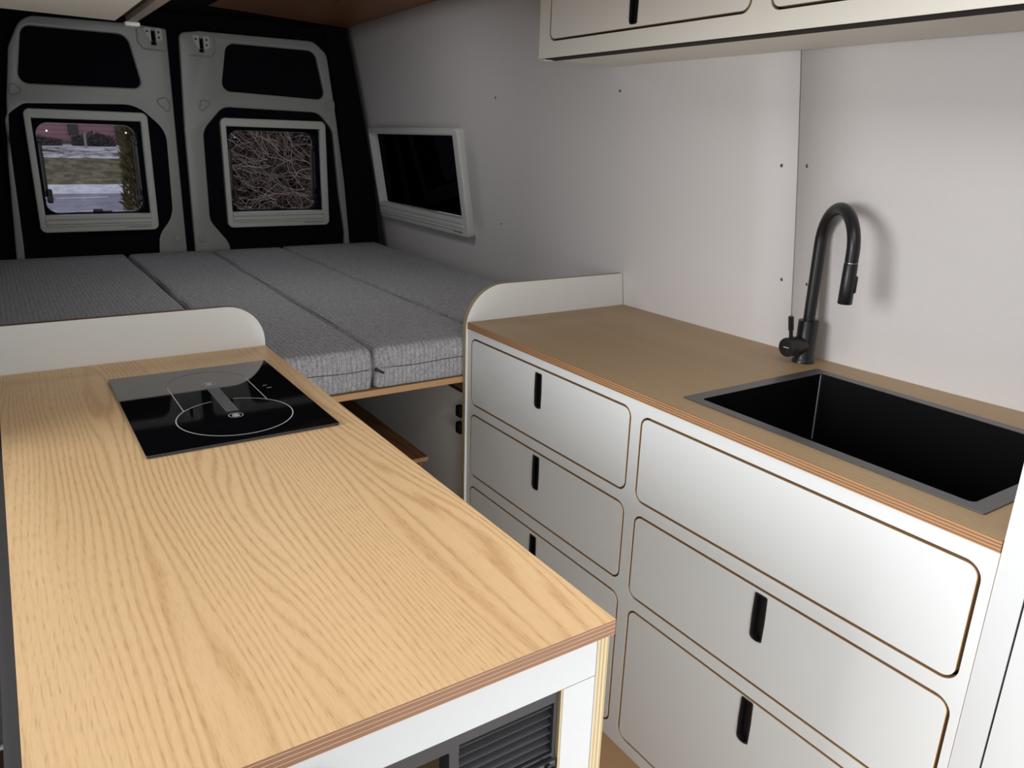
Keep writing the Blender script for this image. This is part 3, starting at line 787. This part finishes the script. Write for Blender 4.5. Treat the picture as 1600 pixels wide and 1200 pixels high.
# ------------------------------------------------------------------ screws in the wall
def screw(y, z, label):
    bm = bmesh.new(); x = wall_x(y, z)
    add_tube(bm, [(x+.001, y, z), (x-.0008, y, z), (x-.0014, y, z)], [.0042, .0042, .0026], 16)
    add_tube(bm, [(x-.0013, y, z), (x-.0016, y, z)], [.0012, .0010], 6, mi=1)
    o = from_bm('wall_screw', bm, [M['steel'], M['black']], None, 40)
    single(o, label, 'screw', 'small dark screws in the white wall boards')
screw(1.262, 1.360, 'small wall screw left of the dark seam at upper height')
screw(1.191, 1.362, 'small wall screw right of the dark seam at upper height')
screw(1.250, 1.082, 'small wall screw left of the dark seam, lower, left of the tap')
screw(1.176, 1.082, 'small wall screw right of the dark seam, lower, beside the tap')
screw(1.835, 1.545, 'small dark screw in the wall just below the right wall cupboard')
screw(2.54, 1.545, 'small dark screw in the wall high between side window and cupboard')
screw(2.60, 1.084, 'small dark screw in the wall low right of the side window')

# ------------------------------------------------------------------ sliding door sill at the left edge
sl = thing('door_sill', (-.17, 1.9, -.02), 'beige door sill with metal roller rail at the bottom left edge', 'sill')
box('sill_tread', -.42, -.075, .2, 2.25, -.05, -.004, plain('sill_beige', srgb(176, 160, 126), .7), sl, .004)
box('rail', -.30, -.27, .2, 2.2, -.004, .012, M['chrome'], sl, .003)
box('rubber_strip', -.19, -.17, .2, 1.78, -.004, .006, M['pvc'], sl, .002)
bm = bmesh.new(); add_tube(bm, [(-.175, 1.86, .006), (-.155, 1.86, .006)], .016, 20); add_box(bm, -.20, -.15, 1.90, 1.925, -.004, .03, .003)
from_bm('roller_bracket', bm, M['chrome'], sl, 40)

# ------------------------------------------------------------------ outside
def ground_mat(name, a, b, scale, rough=.95):
    n = N(name); f = n.noise(scale, 6, .65, n.coord()); n.base(n.ramp(f, [(.42, a), (.58, b)]), rough, spec=.15); return n.m
M['snow'] = ground_mat('trodden_snow', srgb(205, 207, 214), srgb(232, 233, 238), 6)
M['road'] = ground_mat('wet_asphalt', srgb(138, 138, 150), srgb(160, 160, 172), 1.5)
M['grass'] = ground_mat('winter_grass', srgb(92, 90, 70), srgb(136, 126, 102), 3.5)
M['grass_snow'] = ground_mat('grass_with_snow', srgb(96, 92, 72), srgb(215, 216, 224), 1.6)
def strip(name, y0, z0, y1, z1, mat, kind='structure', ny=24, rough=0., x0=-14, x1=22, nx=60):
    bm = bmesh.new()
    g = [[bm.verts.new((x0+(x1-x0)*i/nx, y0+(y1-y0)*j/ny, z0+(z1-z0)*j/ny+(rough*mnoise.noise(Vector((i*.9, j*.7, y0))) if 0 < j < ny else 0))) for j in range(ny+1)] for i in range(nx+1)]
    for i in range(nx):
        for j in range(ny): bm.faces.new((g[i][j], g[i+1][j], g[i+1][j+1], g[i][j+1]))
    o = from_bm(name, bm, mat, None, 80); o['kind'] = kind; return o
strip('ground', -8, -.62, 10, -.60, M['snow'], ny=4)
def road():
    o = strip('ground_road', 10, -.60, 22, -.17, M['road'], ny=4); return o
road()
for j, (yy, zz, x0, x1) in enumerate(((20.9, -.205, 1.2, 2.3), (18.4, -.295, .9, 1.75))):
    bm = bmesh.new(); bm.faces.new([bm.verts.new(p) for p in ((x0, yy, zz), (x1, yy+.15, zz+.01), (x1, yy+.32, zz+.017), (x0, yy+.12, zz+.007))])
    o = from_bm('snow_streak', bm, M['snow']); single(o, ['far white snow streak on the grey road outside', 'near white snow streak on the grey road outside'][j], 'snow', 'snow streaks on the road')
strip('ground_verge', 22, -.17, 22.45, .02, M['snow'], ny=6, rough=.03)
o = strip('grass_bank', 22.45, .02, 25.2, .56, M['grass'], 'stuff', 20, .12); o['label'] = 'olive brown winter grass bank beyond the road'; o['category'] = 'grass'
o = strip('snowy_bank', 25.2, .56, 27.6, .80, M['grass_snow'], 'stuff', 20, .1); o['label'] = 'patchy snow on the bank below the red house'; o['category'] = 'snow'
strip('ground_yard', 27.6, .80, 60, 1.3, M['snow'], ny=8)

hs = thing('house', (2.5, 30, .8), 'red wooden house with small dark window seen through left rear window', 'house')
def siding():
    n = N('red_siding'); x, y, z = n.xyz(); s = n.math('FRACT', n.math('MULTIPLY', z, 1/.14))
    n.base(n.mix(n.math('LESS_THAN', s, .16), srgb(164, 122, 126), srgb(132, 94, 98)), .8); return n.m
box('house_wall', -6, 12, 30, 36, .5, 4.2, siding(), hs)
box('plinth', -6.05, 12.05, 29.9, 30, .5, .95, plain('grey_plinth', srgb(92, 92, 94), .9), hs)
wn = box('house_window', 2.33, 2.63, 29.94, 30.02, 1.13, 1.46, M['charcoal'], hs)
box('house_window', 4.0, 5.3, 29.94, 30.02, .98, 1.22, M['charcoal'], hs)
box('corner_board', 3.72, 3.80, 29.9, 30.0, .8, 4.0, M['charcoal'], hs)
bm = bmesh.new()
v = [bm.verts.new(p) for p in ((-6.5, 29.5, 4.1), (12.5, 29.5, 4.1), (12.5, 33, 6), (-6.5, 33, 6), (12.5, 36.5, 4.1), (-6.5, 36.5, 4.1))]
bm.faces.new((v[0], v[1], v[2], v[3])); bm.faces.new((v[3], v[2], v[4], v[5])); from_bm('house_roof', bm, M['charcoal'], hs)
for px, lean, lb in ((2.55, 0, 'left'), (4.0, .12, 'right')):
    o = tube('fence_post', [(px, 27.4, .7), (px-lean, 27.4, 1.22)], .035, plain('weathered_post_'+lb, srgb(150, 146, 142), .9), None, 8)
    single(o, lb+' pale weathered fence post on the snowy bank outside', 'post', 'pale fence posts on the snowy bank')

def blades(name, n, place, size, mats, parent=None):
    bm = bmesh.new()
    for i in range(n):
        c, d, s, mi = place(i); d = d.normalized(); a = d.cross(Vector((random.uniform(-1, 1), random.uniform(-1, 1), random.uniform(-1, 1)))).normalized()
        f = bm.faces.new([bm.verts.new(c-a*s*.25), bm.verts.new(c+a*s*.25), bm.verts.new(c+d*s)]); f.material_index = mi
    me = bpy.data.meshes.new(name); bm.to_mesh(me); bm.free(); o = bpy.data.objects.new(name, me); return finish(o, mats, parent)
random.seed(11)
# low dark shrubs before the house
for j, (bx_, by_, w_, h_, lb) in enumerate(((1.4, 28.6, .6, .25, 'left'), (2.9, 28.7, .6, .42, 'middle'), (4.4, 28.5, .7, .5, 'right'))):
    def pl(i):
        a = random.uniform(0, 2*PI); u = random.random()**.5
        return Vector((bx_+w_*u*math.cos(a), by_+.4*u*math.sin(a), .8+h_*random.random()*(1.1-u*.5))), Vector((random.uniform(-1, 1), random.uniform(-1, 1), random.uniform(-.2, 1))), .12, i % 2
    o = blades('shrub', 1600, pl, .1, [plain('shrub_brown_%d' % j, srgb(96, 82, 78), .9), plain('shrub_grey_%d' % j, srgb(78, 76, 74), .9)])
    single(o, lb+' leafless dark shrub in front of the red house', 'shrub', 'dark shrubs before the house')
# conifer
cf = thing('conifer', (.84, 5.5, -.6), 'olive green columnar conifer right of the road seen through the left rear window', 'tree')
tube('trunk', [(.84, 5.5, -.62), (.84, 5.5, 2.0)], [.04, .01], plain('bark', srgb(80, 62, 46), .9), cf, 8)
def pc(i):
    t = random.random(); a = random.uniform(0, 2*PI); rr = (.150*(1-t**4)+.015)*math.sqrt(random.random())
    return Vector((.84+rr*math.cos(a), 5.5+rr*math.sin(a), -.55+3.0*t)), Vector((math.cos(a)*.7, math.sin(a)*.7, random.uniform(.3, 1.3))), random.uniform(.022, .045), random.choice((0, 0, 1, 2))
blades('foliage', 22000, pc, .04, [plain('conifer_olive', srgb(104, 100, 58), .9), plain('conifer_dark', srgb(72, 72, 48), .9), plain('conifer_gold', srgb(126, 110, 66), .9)], cf)
# bare twig hedge seen through the right window
hg = thing('hedge', (2.1, 6.4, -.6), 'tangled bare brown hedge filling the view of the right rear window', 'hedge')
bm = bmesh.new()
def twig(p, d, ln, r, n=5, mi=0):
    pts = [p.copy()]
    for k in range(n):
        d = (d+Vector((random.uniform(-.5, .5), random.uniform(-.5, .5), random.uniform(-.4, .45)))).normalized(); pts.append(pts[-1]+d*ln/n)
    add_tube(bm, pts, [r*(1-.75*k/n) for k in range(n+1)], 3, False, mi); return pts
for i in range(4200):
    x = random.uniform(1.5, 3.3)
    p = Vector((x, random.uniform(5.9, 7.0), random.uniform(-.3, 1.7)))
    twig(p, Vector((random.uniform(-1, 1), random.uniform(-.4, .4), random.uniform(-.6, 1.2))), random.uniform(.15, .5), random.uniform(.0010, .0028), 5, random.choice((0, 0, 0, 1, 2)))
for i in range(60):
    p = Vector((random.uniform(1.3, 2.2), random.uniform(5.7, 5.95), random.uniform(.75, 1.35)))
    twig(p, Vector((-1, 0, random.uniform(-.1, .6))), random.uniform(.3, .55), .0028, 7, 2)
HM = [plain('twig_brown', srgb(118, 98, 90), .9), plain('twig_rust', srgb(126, 98, 70), .9), plain('twig_pale', srgb(166, 152, 142), .9)]
o = from_bm('bare_twigs', bm, HM, hg); o['kind'] = 'stuff'
def ph(i):
    return Vector((random.uniform(1.5, 3.6), random.uniform(6.7, 7.3), random.uniform(-.6, 2.0))), Vector((random.uniform(-1, 1), random.uniform(-1, 1), random.uniform(-1, 1))), random.uniform(.10, .2), i % 2
o = blades('hedge_leaves', 12000, ph, .08, [plain('hedge_dark', srgb(56, 50, 46), .95), plain('hedge_green', srgb(58, 60, 50), .95)], hg); o['kind'] = 'stuff'

# ------------------------------------------------------------------ light
w = bpy.data.worlds.new('World'); SC.world = w; w.use_nodes = True
bg = w.node_tree.nodes['Background']; bg.inputs[0].default_value = (.86, .92, 1.0, 1); bg.inputs[1].default_value = .82
def area(name, loc, target, sx, sy, power, col=(1, 1, 1)):
    l = bpy.data.lights.new(name, 'AREA'); l.shape = 'RECTANGLE'; l.size = sx; l.size_y = sy; l.energy = power; l.color = col
    o = bpy.data.objects.new(name, l); o.location = loc
    o.rotation_euler = (Vector(target)-Vector(loc)).to_track_quat('-Z', 'Y').to_euler(); COL.objects.link(o); return o
area('sky_light_door', (-2.3, 1.0, 1.55), (1.5, .85, .85), 1.5, 1.3, 74, (.97, .985, 1))
area('sky_light_front', (.72, -.85, 1.35), (.85, 2.0, .55), 1.0, 1.0, 5.0, (.97, .985, 1))
area('overhead_fill_light', (.75, .45, 1.885), (.75, .45, 0), .4, .4, 5.5, (.97, .985, 1))  # added overhead fill lamp for the lower drawers, no vent is there
area('rear_fill_light', (.8, 2.7, 1.885), (.95, 2.9, 0), .4, .4, 3.6, (.97, .985, 1))  # added fill lamp that lifts the dim rear of the van
area('low_fill_light', (.66, -.35, .58), (1.05, 1.9, .42), .4, .7, 8.5, (.97, .985, 1))  # added fill lamp near the floor for drawers and bench side

# ------------------------------------------------------------------ camera
cam = bpy.data.cameras.new('camera'); co = bpy.data.objects.new('camera', cam); COL.objects.link(co)
cam.sensor_width = 36; cam.lens = 1203.94/1600*36; cam.clip_start = .01; cam.clip_end = 300
Rm = Matrix(((.83690644, .14166697, -.5286947), (-.54654863, .2684156, -.79324502), (.02953329, .95282923, .30206663)))
co.matrix_world = Matrix.Translation((0, 0, 1.4)) @ Rm.to_4x4()
SC.camera = co
SC.view_settings.view_transform = 'Standard'; SC.view_settings.look = 'None'; SC.view_settings.exposure = 0
